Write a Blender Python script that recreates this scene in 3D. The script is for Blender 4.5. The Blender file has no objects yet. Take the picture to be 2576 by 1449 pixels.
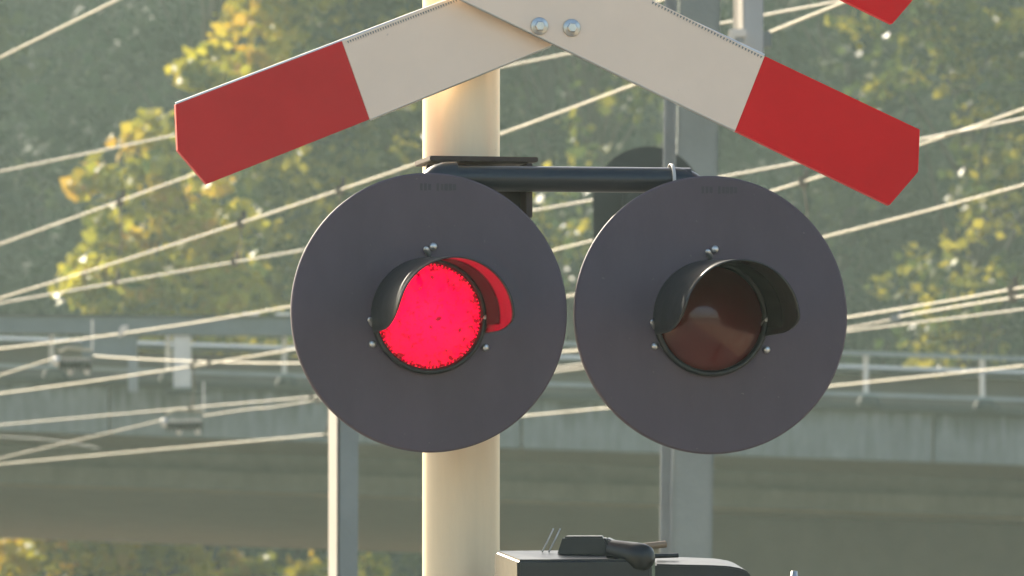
import bpy, bmesh, math, random
import numpy as np
from mathutils import Vector, Matrix

# ------------------------------------------------------------------ camera, sky, sun, exposure
SC = bpy.context.scene
COL = SC.collection
R = math.radians
PITCH = R(3.2)
CAM_Z = 1.75
LENS = 347.9
CX, CY = 1288.0, 724.5            # picture centre in sketch units (a 2576 x 1449 picture)
F = 2576.0 * LENS / 36.0

cam_data = bpy.data.cameras.new('camera')
cam_data.lens = LENS
cam_data.sensor_width = 36.0
cam_data.clip_start = 0.5
cam_data.clip_end = 3000.0
cam_data.dof.use_dof = True
cam_data.dof.focus_distance = 18.0
cam_data.dof.aperture_fstop = 27.0
cam = bpy.data.objects.new('camera', cam_data)
cam.location = (0, 0, CAM_Z)
cam.rotation_euler = (math.pi / 2 + PITCH, 0, 0)
COL.objects.link(cam)
SC.camera = cam

SUN_AZ = R(30)                     # to the left of the view axis, behind the subject
SUN_EL = R(31)
sun_vec = Vector((-math.sin(SUN_AZ) * math.cos(SUN_EL), math.cos(SUN_AZ) * math.cos(SUN_EL), math.sin(SUN_EL)))
world = bpy.data.worlds.new('World')
SC.world = world
world.use_nodes = True
nt = world.node_tree
nt.nodes.clear()
out = nt.nodes.new('ShaderNodeOutputWorld')
bg = nt.nodes.new('ShaderNodeBackground')
sky = nt.nodes.new('ShaderNodeTexSky')
sky.sky_type = 'NISHITA'
sky.sun_disc = False
sky.sun_elevation = SUN_EL
sky.sun_rotation = -SUN_AZ
sky.air_density = 1.2
sky.dust_density = 3.0
sky.ozone_density = 0.6
bg.inputs['Strength'].default_value = 0.13
nt.links.new(sky.outputs[0], bg.inputs[0])
nt.links.new(bg.outputs[0], out.inputs[0])

sun_data = bpy.data.lights.new('sun', 'SUN')
sun_data.energy = 5.0
sun_data.angle = R(0.5)
sun_data.color = (1.0, 0.90, 0.74)
sun = bpy.data.objects.new('sun', sun_data)
sun.rotation_euler = (-sun_vec).to_track_quat('-Z', 'Y').to_euler()
sun.location = (0, 0, 60)
COL.objects.link(sun)

SC.view_settings.view_transform = 'Standard'
SC.view_settings.look = 'None'
SC.view_settings.gamma = 1.0
SC.view_settings.exposure = 1.05
SC.cycles.use_denoising = True
SC.cycles.max_bounces = 7
SC.cycles.transmission_bounces = 6
SC.cycles.transparent_max_bounces = 8
SC.cycles.volume_bounces = 0

# ------------------------------------------------------------------ helpers: sight lines, meshes, materials
UPV = Vector((0, -math.sin(PITCH), math.cos(PITCH)))
FWD = Vector((0, math.cos(PITCH), math.sin(PITCH)))
CAM = Vector((0, 0, CAM_Z))
rng = random.Random(7)
nrng = np.random.default_rng(11)


def ray(x, y):
    return FWD + Vector((1, 0, 0)) * ((x - CX) / F) + UPV * ((CY - y) / F)


def P(x, y, Y):
    d = ray(x, y)
    return CAM + d * (Y / d.y)


def PP(x, y, p0, n):
    d = ray(x, y)
    return CAM + d * ((p0 - CAM).dot(n) / d.dot(n))


class MB:
    def __init__(self):
        self.v, self.f, self.sm = [], [], []

    def add(self, vs, fs, smooth=False):
        k = len(self.v)
        self.v += [tuple(p) for p in vs]
        self.f += [tuple(i + k for i in f) for f in fs]
        self.sm += [smooth] * len(fs)
        return self

    def box(self, c, s, ax=None):
        ax = ax or (Vector((1, 0, 0)), Vector((0, 1, 0)), Vector((0, 0, 1)))
        c = Vector(c)
        vs = [c + ax[0] * (s[0] / 2 * i) + ax[1] * (s[1] / 2 * j) + ax[2] * (s[2] / 2 * k)
              for k in (-1, 1) for j in (-1, 1) for i in (-1, 1)]
        return self.add(vs, [(0, 2, 3, 1), (4, 5, 7, 6), (0, 1, 5, 4), (2, 6, 7, 3), (0, 4, 6, 2), (1, 3, 7, 5)])

    def hexa(self, p):                      # 8 corners: bottom ring 0-3, top ring 4-7
        return self.add(p, [(3, 2, 1, 0), (4, 5, 6, 7), (0, 1, 5, 4), (1, 2, 6, 5), (2, 3, 7, 6), (3, 0, 4, 7)])

    def prism(self, poly, d):               # polygon swept along the vector d
        n = len(poly)
        vs = list(poly) + [p + d for p in poly]
        fs = [tuple(range(n)), tuple(range(2 * n - 1, n - 1, -1))]
        fs += [((i + 1) % n, i, n + i, n + (i + 1) % n) for i in range(n)]
        return self.add(vs, fs)

    def tube(self, pts, r, n=12, caps=True, smooth=True):
        pts = [Vector(p) for p in pts]
        m = len(pts)
        rs = r if isinstance(r, (list, tuple)) else [r] * m
        vs = []
        up = None
        for i, p in enumerate(pts):
            t = (pts[min(i + 1, m - 1)] - pts[max(i - 1, 0)]).normalized()
            if up is None:
                up = Vector((0, 0, 1)) if abs(t.z) < 0.9 else Vector((1, 0, 0))
            a = t.cross(up).normalized()
            b = a.cross(t).normalized()
            up = b
            for k in range(n):
                w = 2 * math.pi * k / n
                vs.append(p + a * (math.cos(w) * rs[i]) + b * (math.sin(w) * rs[i]))
        fs = []
        for i in range(m - 1):
            for k in range(n):
                fs.append((i * n + k, i * n + (k + 1) % n, (i + 1) * n + (k + 1) % n, (i + 1) * n + k))
        self.add(vs, fs, smooth)
        if caps:
            self.add([vs[k] for k in range(n)], [tuple(range(n - 1, -1, -1))])
            self.add([vs[(m - 1) * n + k] for k in range(n)], [tuple(range(n))])
        return self

    def lathe(self, o, a, b, axis, prof, n=48, closed=False, smooth=True):   # profile of (radius, height along axis)
        vs, fs = [], []
        for (r, h) in prof:
            for k in range(n):
                w = 2 * math.pi * k / n
                vs.append(o + a * (math.cos(w) * r) + b * (math.sin(w) * r) + axis * h)
        m = len(prof)
        for i in range(m if closed else m - 1):
            j = (i + 1) % m
            for k in range(n):
                fs.append((i * n + k, i * n + (k + 1) % n, j * n + (k + 1) % n, j * n + k))
        return self.add(vs, fs, smooth)

    def mesh(self, name):
        me = bpy.data.meshes.new(name)
        me.from_pydata(self.v, [], self.f)
        me.polygons.foreach_set('use_smooth', self.sm)
        me.update()
        return me


def link(name, me, m, parent=None):
    o = bpy.data.objects.new(name, me)
    if m is not None and len(me.materials) == 0:
        me.materials.append(m)
    COL.objects.link(o)
    if parent is not None:
        o.parent = parent
        o.matrix_parent_inverse = WORLD[parent.name].inverted()
        WORLD[o.name] = Matrix.Identity(4)
    else:
        WORLD[o.name] = Matrix.Identity(4)
    return o


WORLD = {}


def fix_normals(me):
    bm = bmesh.new()
    bm.from_mesh(me)
    bmesh.ops.recalc_face_normals(bm, faces=bm.faces)
    bm.to_mesh(me)
    bm.free()


def part(name, mb, m, parent, label=None, bevel=0, fix=True, seg=2):
    me = mb.mesh(name)
    if bevel or fix:
        bm = bmesh.new()
        bm.from_mesh(me)
        if bevel:
            bmesh.ops.remove_doubles(bm, verts=bm.verts, dist=1e-6)
            bmesh.ops.bevel(bm, geom=list(bm.edges), offset=bevel, segments=seg, affect='EDGES', clamp_overlap=True)
        if fix:
            bmesh.ops.recalc_face_normals(bm, faces=bm.faces)
        bm.to_mesh(me)
        bm.free()
    o = link(name, me, m, parent)
    if label:
        o['label'] = label
    return o


def thing(name, label, cat, loc=(0, 0, 0), group=None):
    o = bpy.data.objects.new(name, None)
    o.location = loc
    o.empty_display_size = 0.1
    COL.objects.link(o)
    WORLD[o.name] = Matrix.Translation(Vector(loc))
    o['label'] = label
    o['category'] = cat
    if group:
        o['group'] = group
    return o


def tag(o, label, cat, group=None):
    o['label'] = label
    o['category'] = cat
    if group:
        o['group'] = group
    return o


def mat(name, col, rough=0.6, metal=0.0, var=0.12, scale=6.0, bump=0.0, bscale=60.0, spec=0.5, stretch=(1, 1, 1), coat=0.0):
    m = bpy.data.materials.new(name)
    m.use_nodes = True
    t = m.node_tree
    b = t.nodes['Principled BSDF']
    b.inputs['Roughness'].default_value = rough
    b.inputs['Metallic'].default_value = metal
    b.inputs['Specular IOR Level'].default_value = spec
    b.inputs['Coat Weight'].default_value = coat
    b.inputs['Coat Roughness'].default_value = 0.08
    tc = t.nodes.new('ShaderNodeTexCoord')
    mp = t.nodes.new('ShaderNodeMapping')
    mp.inputs['Scale'].default_value = stretch
    t.links.new(tc.outputs['Object'], mp.inputs[0])
    n = t.nodes.new('ShaderNodeTexNoise')
    n.inputs['Scale'].default_value = scale
    n.inputs['Detail'].default_value = 6
    n.inputs['Roughness'].default_value = 0.65
    t.links.new(mp.outputs[0], n.inputs['Vector'])
    cr = t.nodes.new('ShaderNodeValToRGB')
    cr.color_ramp.elements[0].position = 0.3
    cr.color_ramp.elements[1].position = 0.7
    cr.color_ramp.elements[0].color = tuple(c * (1 - var) for c in col) + (1,)
    cr.color_ramp.elements[1].color = tuple(min(1, c * (1 + var)) for c in col) + (1,)
    t.links.new(n.outputs['Fac'], cr.inputs[0])
    t.links.new(cr.outputs[0], b.inputs['Base Color'])
    mr = t.nodes.new('ShaderNodeMapRange')
    mr.inputs['To Min'].default_value = max(0.02, rough - 0.08)
    mr.inputs['To Max'].default_value = min(1, rough + 0.08)
    t.links.new(n.outputs['Fac'], mr.inputs['Value'])
    t.links.new(mr.outputs[0], b.inputs['Roughness'])
    if bump:
        n2 = t.nodes.new('ShaderNodeTexNoise')
        n2.inputs['Scale'].default_value = bscale
        n2.inputs['Detail'].default_value = 4
        t.links.new(mp.outputs[0], n2.inputs['Vector'])
        bp = t.nodes.new('ShaderNodeBump')
        bp.inputs['Strength'].default_value = bump
        bp.inputs['Distance'].default_value = 0.01
        t.links.new(n2.outputs['Fac'], bp.inputs['Height'])
        t.links.new(bp.outputs[0], b.inputs['Normal'])
    return m


def concrete_mat(name, col, stain=(0.12, 0.12, 0.10), amount=0.55):
    """concrete with water streaks running down it"""
    m = mat(name, col, 0.85, var=0.16, scale=2.2, bump=0.35, bscale=30)
    t = m.node_tree
    b = t.nodes['Principled BSDF']
    old = b.inputs['Base Color'].links[0].from_socket
    tc = t.nodes.new('ShaderNodeTexCoord')
    mp = t.nodes.new('ShaderNodeMapping')
    mp.inputs['Scale'].default_value = (7.0, 7.0, 0.8)
    t.links.new(tc.outputs['Object'], mp.inputs[0])
    n = t.nodes.new('ShaderNodeTexNoise')
    n.inputs['Scale'].default_value = 1.3
    n.inputs['Detail'].default_value = 8
    n.inputs['Roughness'].default_value = 0.7
    t.links.new(mp.outputs[0], n.inputs['Vector'])
    cr = t.nodes.new('ShaderNodeValToRGB')
    cr.color_ramp.elements[0].position = 0.42
    cr.color_ramp.elements[0].color = (0, 0, 0, 1)
    cr.color_ramp.elements[1].position = 0.68
    cr.color_ramp.elements[1].color = (amount, amount, amount, 1)
    t.links.new(n.outputs['Fac'], cr.inputs[0])
    mx = t.nodes.new('ShaderNodeMixRGB')
    t.links.new(cr.outputs[0], mx.inputs[0])
    t.links.new(old, mx.inputs[1])
    mx.inputs[2].default_value = stain + (1,)
    t.links.new(mx.outputs[0], b.inputs['Base Color'])
    return m


def leaf_mat(name, c0, c1, c2, trans=0.5, rough=0.45):
    """leaf: colour picked per leaf from a ramp by its own random number, light shines through the blade"""
    m = bpy.data.materials.new(name)
    m.use_nodes = True
    t = m.node_tree
    t.nodes.clear()
    o = t.nodes.new('ShaderNodeOutputMaterial')
    at = t.nodes.new('ShaderNodeAttribute')
    at.attribute_name = 'tint'
    cr = t.nodes.new('ShaderNodeValToRGB')
    cr.color_ramp.elements[0].color = c0 + (1,)
    cr.color_ramp.elements[0].position = 0.0
    cr.color_ramp.elements[1].color = c2 + (1,)
    cr.color_ramp.elements[1].position = 1.0
    e = cr.color_ramp.elements.new(0.5)
    e.color = c1 + (1,)
    t.links.new(at.outputs['Fac'], cr.inputs[0])
    d = t.nodes.new('ShaderNodeBsdfPrincipled')
    d.inputs['Roughness'].default_value = rough
    d.inputs['Specular IOR Level'].default_value = 0.25
    tr = t.nodes.new('ShaderNodeBsdfTranslucent')
    mix = t.nodes.new('ShaderNodeMixShader')
    mix.inputs[0].default_value = trans
    t.links.new(cr.outputs[0], d.inputs['Base Color'])
    t.links.new(cr.outputs[0], tr.inputs['Color'])
    t.links.new(d.outputs[0], mix.inputs[1])
    t.links.new(tr.outputs[0], mix.inputs[2])
    t.links.new(mix.outputs[0], o.inputs[0])
    return m


M = {}
M['white'] = mat('sign_white', (0.83, 0.69, 0.55), 0.5, var=0.05, scale=5)
def add_specks(m, scale, thr, col):
    t = m.node_tree
    b = t.nodes['Principled BSDF']
    old = b.inputs['Base Color'].links[0].from_socket
    tc = t.nodes.new('ShaderNodeTexCoord')
    n = t.nodes.new('ShaderNodeTexNoise')
    n.inputs['Scale'].default_value = scale
    n.inputs['Detail'].default_value = 2
    t.links.new(tc.outputs['Object'], n.inputs['Vector'])
    mr = t.nodes.new('ShaderNodeMapRange')
    mr.inputs['From Min'].default_value = thr
    mr.inputs['From Max'].default_value = thr + 0.05
    t.links.new(n.outputs['Fac'], mr.inputs['Value'])
    mx = t.nodes.new('ShaderNodeMixRGB')
    t.links.new(mr.outputs[0], mx.inputs[0])
    t.links.new(old, mx.inputs[1])
    mx.inputs[2].default_value = col + (1,)
    t.links.new(mx.outputs[0], b.inputs['Base Color'])


add_specks(M['white'], 90, 0.765, (0.28, 0.24, 0.2))
M['red'] = mat('sign_red', (0.68, 0.010, 0.017), 0.55, var=0.10, scale=3.5, spec=0.12)
M['red_worn'] = mat('sign_red_worn', (0.56, 0.022, 0.024), 0.5, var=0.14, scale=3, spec=0.25)
M['alu'] = mat('aluminium', (0.62, 0.63, 0.60), 0.38, 0.85, 0.08, 30)
M['zinc'] = mat('zinc_bolt', (0.55, 0.56, 0.54), 0.3, 0.9, 0.15, 80)
M['pole'] = mat('pole_paint', (0.80, 0.66, 0.44), 0.32, var=0.09, scale=9, stretch=(1, 1, 0.12), coat=0.2)
add_specks(M['pole'], 70, 0.74, (0.35, 0.27, 0.18))
M['disc'] = mat('disc_black', (0.102, 0.082, 0.100), 0.6, var=0.16, scale=5, spec=0.3, stretch=(1, 1, 0.45), bump=0.03, bscale=90)
add_specks(M['disc'], 130, 0.74, (0.16, 0.14, 0.14))
M['print'] = mat('faded_print', (0.062, 0.053, 0.062), 0.6, var=0.1)
M['hood'] = mat('hood_black', (0.014, 0.017, 0.018), 0.34, var=0.1, scale=20)
M['hood_shade'] = mat('hood_shade', (0.006, 0.006, 0.006), 0.8, var=0.1)  # near-black, paints the shade inside the hoods
M['gloss'] = mat('black_enamel', (0.014, 0.020, 0.026), 0.34, var=0.15, scale=20, coat=0.12)
M['case'] = mat('case_black', (0.010, 0.013, 0.014), 0.38, var=0.2, scale=30, spec=0.5, coat=0.0)
M['brown'] = mat('bracket_brown', (0.045, 0.026, 0.02), 0.6, var=0.2, scale=25)
M['tan'] = mat('tan_plastic', (0.30, 0.20, 0.12), 0.35, var=0.1)
M['wire'] = mat('copper_wire', (0.36, 0.325, 0.23), 0.5, 0.2, 0.08, 3)
M['wire_dull'] = mat('tarnished_wire', (0.22, 0.20, 0.145), 0.55, 0.2, 0.15, 2)
M['wire_dark'] = mat('dropper_wire', (0.12, 0.11, 0.09), 0.6, 0.2, 0.1)
M['insul'] = mat('insulator', (0.025, 0.028, 0.025), 0.6, 0.0, 0.3, 40)
M['galv'] = mat('galvanised', (0.24, 0.255, 0.255), 0.55, 0.25, 0.14, 5, bump=0.1)
M['beam'] = mat('beam_steel', (0.13, 0.155, 0.165), 0.6, 0.1, 0.15, 3)
M['galv_light'] = mat('galvanised_pale', (0.58, 0.56, 0.52), 0.5, 0.1, 0.08, 6)
M['sunlit_white'] = mat('sunlit_white', (0.36, 0.335, 0.30), 0.5, var=0.06, scale=6)  # pale tone that paints sunlight on the post flanks
M['post_pale'] = mat('post_pale', (0.33, 0.35, 0.36), 0.6, 0.0, 0.1, 4)
M['mast'] = mat('mast_grey', (0.195, 0.225, 0.225), 0.6, 0.15, 0.12, 4, bump=0.2)
M['signal_back'] = mat('signal_black', (0.020, 0.026, 0.026), 0.55, var=0.15, scale=6)
M['fascia'] = concrete_mat('fascia_concrete', (0.19, 0.21, 0.205), (0.08, 0.09, 0.08), amount=0.55)
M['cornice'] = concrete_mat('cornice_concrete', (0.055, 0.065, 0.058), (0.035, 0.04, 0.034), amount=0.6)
M['girder'] = concrete_mat('girder_concrete', (0.26, 0.19, 0.115), (0.17, 0.125, 0.08), 0.35)
M['web'] = concrete_mat('web_concrete', (0.19, 0.195, 0.165), (0.12, 0.12, 0.10), 0.35)
M['barrier'] = concrete_mat('barrier_concrete', (0.13, 0.115, 0.095), amount=0.4)
def add_drips(m, col):
    t = m.node_tree
    b = t.nodes['Principled BSDF']
    old = b.inputs['Base Color'].links[0].from_socket
    tc = t.nodes.new('ShaderNodeTexCoord')
    sp_ = t.nodes.new('ShaderNodeSeparateXYZ')
    t.links.new(tc.outputs['Generated'], sp_.inputs[0])
    mp = t.nodes.new('ShaderNodeMapping')
    mp.inputs['Scale'].default_value = (9.0, 1.0, 0.25)
    t.links.new(tc.outputs['Object'], mp.inputs[0])
    n = t.nodes.new('ShaderNodeTexNoise')
    n.inputs['Scale'].default_value = 0.9
    n.inputs['Detail'].default_value = 5
    t.links.new(mp.outputs[0], n.inputs['Vector'])
    ad = t.nodes.new('ShaderNodeMath')
    ad.operation = 'MULTIPLY_ADD'
    ad.inputs[1].default_value = 1.5
    t.links.new(n.outputs['Fac'], ad.inputs[0])
    t.links.new(sp_.outputs['Z'], ad.inputs[2])
    cr = t.nodes.new('ShaderNodeValToRGB')
    cr.color_ramp.elements[0].position = 0.0
    cr.color_ramp.elements[0].color = (0, 0, 0, 1)
    cr.color_ramp.elements[1].position = 1.0
    cr.color_ramp.elements[1].color = (0.85, 0.85, 0.85, 1)
    mr = t.nodes.new('ShaderNodeMapRange')
    mr.inputs['From Min'].default_value = 1.38
    mr.inputs['From Max'].default_value = 1.75
    t.links.new(ad.outputs[0], mr.inputs['Value'])
    t.links.new(mr.outputs[0], cr.inputs[0])
    mx = t.nodes.new('ShaderNodeMixRGB')
    t.links.new(cr.outputs[0], mx.inputs[0])
    t.links.new(old, mx.inputs[1])
    mx.inputs[2].default_value = col + (1,)
    t.links.new(mx.outputs[0], b.inputs['Base Color'])


add_drips(M['fascia'], (0.06, 0.07, 0.06))
M['rail_grey'] = mat('rail_grey', (0.24, 0.275, 0.28), 0.5, 0.2, 0.1, 4)
M['bark'] = mat('bark', (0.055, 0.045, 0.035), 0.9, var=0.4, scale=12, bump=0.8, bscale=25, stretch=(1, 1, 0.25))
M['leaf_yellow'] = leaf_mat('leaf_yellow', (0.085, 0.12, 0.016), (0.46, 0.41, 0.022), (0.52, 0.27, 0.03), 0.5)
M['leaf_olive'] = leaf_mat('leaf_olive', (0.020, 0.042, 0.016), (0.075, 0.100, 0.020), (0.34, 0.29, 0.030), 0.5)
M['leaf_dark'] = leaf_mat('leaf_dark', (0.011, 0.026, 0.017), (0.020, 0.040, 0.021), (0.085, 0.105, 0.028), 0.28, 0.8)

# lit lens: lamp glowing behind a beaded red glass
def lens_lit():
    m = bpy.data.materials.new('lens_lit')
    m.use_nodes = True
    t = m.node_tree
    b = t.nodes['Principled BSDF']
    b.inputs['Base Color'].default_value = (0.25, 0.001, 0.004, 1)
    b.inputs['Roughness'].default_value = 0.3
    tc = t.nodes.new('ShaderNodeTexCoord')
    vo = t.nodes.new('ShaderNodeTexVoronoi')
    vo.inputs['Scale'].default_value = 190
    no = t.nodes.new('ShaderNodeTexNoise')
    no.inputs['Scale'].default_value = 120
    no.inputs['Detail'].default_value = 3
    t.links.new(tc.outputs['Object'], vo.inputs['Vector'])
    t.links.new(tc.outputs['Object'], no.inputs['Vector'])
    # grains: dark seams between the moulded beads, denser towards the rim, hotter towards the lamp in the middle
    ds = t.nodes.new('ShaderNodeVectorMath')
    ds.operation = 'DISTANCE'
    ds.name = 'from_centre'
    t.links.new(tc.outputs['Object'], ds.inputs[0])
    rim = t.nodes.new('ShaderNodeMapRange')
    rim.inputs['From Min'].default_value = 0.070
    rim.inputs['From Max'].default_value = 0.100
    rim.inputs['To Min'].default_value = 0.0
    rim.inputs['To Max'].default_value = 0.17
    t.links.new(ds.outputs['Value'], rim.inputs['Value'])
    su = t.nodes.new('ShaderNodeMath')
    su.operation = 'SUBTRACT'
    t.links.new(no.outputs['Fac'], su.inputs[0])
    t.links.new(rim.outputs[0], su.inputs[1])
    mu = t.nodes.new('ShaderNodeMath')
    mu.operation = 'MULTIPLY_ADD'
    mu.inputs[1].default_value = -0.35
    t.links.new(vo.outputs['Distance'], mu.inputs[0])
    t.links.new(su.outputs[0], mu.inputs[2])
    hot = t.nodes.new('ShaderNodeMapRange')
    hot.inputs['From Min'].default_value = 0.0
    hot.inputs['From Max'].default_value = 0.085
    t.links.new(ds.outputs['Value'], hot.inputs['Value'])
    hc = t.nodes.new('ShaderNodeValToRGB')
    hc.color_ramp.elements[0].color = (1.0, 0.0, 0.060, 1)
    hc.color_ramp.elements[1].color = (1.0, 0.0, 0.030, 1)
    t.links.new(hot.outputs[0], hc.inputs[0])
    fr = t.nodes.new('ShaderNodeValToRGB')
    fr.color_ramp.elements[0].position = 0.08
    fr.color_ramp.elements[0].color = (0.14, 0.14, 0.14, 1)
    fr.color_ramp.elements[1].position = 0.27
    fr.color_ramp.elements[1].color = (1, 1, 1, 1)
    t.links.new(mu.outputs[0], fr.inputs[0])
    cr = t.nodes.new('ShaderNodeMixRGB')
    cr.blend_type = 'MULTIPLY'
    cr.inputs[0].default_value = 1.0
    t.links.new(fr.outputs[0], cr.inputs[1])
    t.links.new(hc.outputs[0], cr.inputs[2])
    t.links.new(cr.outputs[0], b.inputs['Emission Color'])
    b.inputs['Emission Strength'].default_value = 1.05
    b.inputs['Specular IOR Level'].default_value = 0.1
    return m


M['lens_lit'] = lens_lit()
M['red_glass'] = mat('red_glass', (0.5, 0.02, 0.04), 0.12, var=0.05)
ml = mat('lens_dark', (0.095, 0.007, 0.006), 0.08, var=0.1, scale=10, spec=0.5, coat=0.0)
ml.node_tree.nodes['Principled BSDF'].inputs['Coat Roughness'].default_value = 0.03
M['lens_dark'] = ml

# ------------------------------------------------------------------ setting: ground, road, railway bed
def ground_mat(name, c0, c1, scale):
    m = mat(name, c0, 0.95, var=0.25, scale=scale, bump=0.6, bscale=8)
    cr = [n for n in m.node_tree.nodes if n.type == 'VALTORGB'][0]
    cr.color_ramp.elements[1].color = c1 + (1,)
    return m


M['grass'] = ground_mat('sandy_ground', (0.30, 0.24, 0.16), (0.46, 0.37, 0.25), 0.6)
M['asphalt'] = ground_mat('asphalt', (0.10, 0.095, 0.09), (0.15, 0.14, 0.13), 3)
M['ballast'] = ground_mat('ballast', (0.20, 0.17, 0.14), (0.32, 0.28, 0.23), 5)
M['paint'] = mat('road_paint', (0.75, 0.74, 0.70), 0.7, var=0.1)
M['rail_steel'] = mat('rail_steel', (0.25, 0.19, 0.15), 0.45, 0.5, 0.15)


def structure(name, mb, m, parent=None):
    o = part(name, mb, m, parent)
    if parent is None:
        o['kind'] = 'structure'
    return o


g = structure('ground', MB().add([(-1500, -1500, 0), (1500, -1500, 0), (1500, 2500, 0), (-1500, 2500, 0)], [(0, 1, 2, 3)]), M['grass'])
rd = structure('road', MB().add([(-2.6, -160, 0.02), (4.2, -160, 0.02), (4.2, 34, 0.02), (-2.6, 34, 0.02)], [(0, 1, 2, 3)]), M['asphalt'])
for k in range(14):
    y0 = -120 + 9 * k
    part('lane_dash', MB().add([(0.75, y0, 0.026), (0.87, y0, 0.026), (0.87, y0 + 3, 0.026), (0.75, y0 + 3, 0.026)], [(0, 1, 2, 3)]), M['paint'], rd)
tdir = Vector((-math.sin(R(13)), math.cos(R(13)), 0))
tside = Vector((math.cos(R(13)), math.sin(R(13)), 0))
tc0 = Vector((9.5, 60, 0))
bed = MB()
bed.hexa([tc0 + tdir * a + tside * b + Vector((0, 0, z)) for z, w in ((0.0, 7.5), (0.35, 6.2)) for a, b in ((-140, -w), (-140, w), (140, w), (140, -w))])
bd = structure('railway_bed', bed, M['ballast'])
for c in (-2.9, 2.9):
    for q in (-0.75, 0.75):
        s0 = tc0 + tdir * -140 + tside * (c + q) + Vector((0, 0, 0.44))
        s1 = tc0 + tdir * 140 + tside * (c + q) + Vector((0, 0, 0.44))
        part('rail', MB().box((s0 + s1) / 2, (0.07, 280, 0.16), (tside, tdir, Vector((0, 0, 1)))), M['rail_steel'], bd)

# ------------------------------------------------------------------ setting: viaduct behind the railway
SL = 0.0335                                  # the deck falls to the right


def zv(y0, Y):                               # height over the frame's middle of a deck line that meets the left border at y0
    return P(CX, y0 + SL * CX, Y).z


def fall(mb):
    mb.v = [(x, y, z - SL * x) for (x, y, z) in mb.v]
    return mb


VX0, VX1 = -46.0, 46.0
via = thing('viaduct', 'stained concrete road viaduct crossing behind the overhead wires', 'viaduct', (0, 130, 0))
zt, zb = zv(962, 120), zv(1084, 120)
ztc = zv(944, 119.9)
# edge panels with open joints
pw = 5.0
x = P(2348, 1100, 120).x - 10 * pw
mbp = MB().box((0, 0, 0), (pw - 0.03, 0.30, zt - zb))
pm = None
k = 0
while x < VX1:
    if x > VX0 - pw:
        cx = x + pw / 2
        mb = MB().box((cx, 120.15, (zt + zb) / 2), (pw - 0.025, 0.30, zt - zb))
        part('fascia_panel', fall(mb), M['fascia'], via, bevel=0.012)
    x += pw
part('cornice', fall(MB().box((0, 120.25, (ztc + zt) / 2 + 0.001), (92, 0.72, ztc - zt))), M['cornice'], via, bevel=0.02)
# deck slab, cantilever and box girder
zs_f, zg_t, zg_b = zb + 0.06, zv(1118, 124), zv(1214, 124.5)
dk = MB()
Yb = 148.0


def sec(pts):
    vs = []
    for xx in (VX0, VX1):
        vs += [(xx, yy, zz) for (yy, zz) in pts]
    n = len(pts)
    fs = [tuple(range(n)), tuple(range(2 * n - 1, n - 1, -1))] + [((i + 1) % n, i, n + i, n + (i + 1) % n) for i in range(n)]
    return vs, fs


part('deck_slab', fall(MB().add(*sec([(120.3, zs_f), (120.3, zt - 0.05), (Yb + 3, zt - 0.05), (Yb + 3, zs_f), (Yb - 1, zg_t), (124, zg_t)]))), M['girder'], via)
part('girder', fall(MB().add(*sec([(124.0, zg_t - 0.004), (124.3, zg_b), (Yb - 0.3, zg_b), (Yb, zg_t - 0.004)]))), M['web'], via, bevel=0.03)
part('soffit', fall(MB().box((0, (124.4 + Yb - 0.4) / 2, zg_b - 0.02), (92, Yb - 0.4 - 124.4, 0.036))), M['girder'], via)
# lower ledge along the girder face
zl0, zl1 = zv(1213, 123.9), zv(1166, 123.9)
part('girder_ledge', fall(MB().box((-9, 123.97, (zl0 + zl1) / 2), (74, 0.34, zl1 - zl0))), M['web'], via, bevel=0.02)
# pier wall standing under the deck on the right
pz = zv(1214, 124.5)
pr = MB().hexa([Vector(p) for p in ((2.4, 126.5, 0), (46, 126.5, 0), (46, 147, 0), (2.4, 147, 0), (2.4, 126.5, pz - 0.02), (46, 126.5, pz - 0.02), (46, 147, pz - 0.02), (2.4, 147, pz - 0.02))])
pr.v = [(a, b, c - (SL * a if c > 1 else 0)) for a, b, c in pr.v]
part('abutment', pr, M['barrier'], via, bevel=0.03)
part('road_surface', fall(MB().box((0, 136, zt + 0.03), (92, 25, 0.14))), M['asphalt'], via)

# road barrier with steel beam on the deck
bar = thing('road_barrier', 'brown concrete road barrier topped by a pale steel beam on the viaduct', 'barrier', (0, 124, zt))
bz0, bz1 = zt + 0.10, zv(872, 124)
part('wall', fall(MB().add(*sec([(123.8, bz0), (123.95, bz1), (124.2, bz1), (124.4, bz0)]))), M['barrier'], bar)
rz0, rz1 = zv(872, 123.9), zv(848, 123.9)
part('steel_beam', fall(MB().add(*sec([(123.7, rz0 + 0.02), (123.62, (rz0 * 2 + rz1) / 3), (123.7, (rz0 + rz1) / 2), (123.62, (rz0 + rz1 * 2) / 3), (123.7, rz1), (123.95, rz1), (123.95, rz0 + 0.02)]))), M['rail_grey'], bar)

# railing with posts on the edge
rl = thing('viaduct_railing', 'thin steel railing with sunlit posts along the viaduct edge', 'railing', (0, 120, ztc))
sp = 293.0 * 120 / F
px0 = P(130, 900, 120).x
ztop = zv(817, 119.95)
for k in range(-12, 24):
    xx = px0 + sp * k
    if not (VX0 < xx < VX1):
        continue
    po = part('post', fall(MB().box((xx, 119.98, (ztop + ztc) / 2), (0.055, 0.09, ztop - ztc))), M['galv_light'], rl)
    part('post_foot', fall(MB().lathe(Vector((xx + 0.04, 119.95, ztc - 0.02)), Vector((1, 0, 0)), Vector((0, 1, 0)), Vector((0, 0, 1)), [(0.15, 0), (0.15, 0.05), (0.11, 0.12), (0.0, 0.14)], 12)), M['cornice'], po)
for yy, w in ((817, 0.05), (920, 0.045)):
    zz = zv(yy, 119.95)
    part('rail', fall(MB().box((0, 119.90, zz), (92, 0.05, w))), M['rail_grey'], rl)

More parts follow.
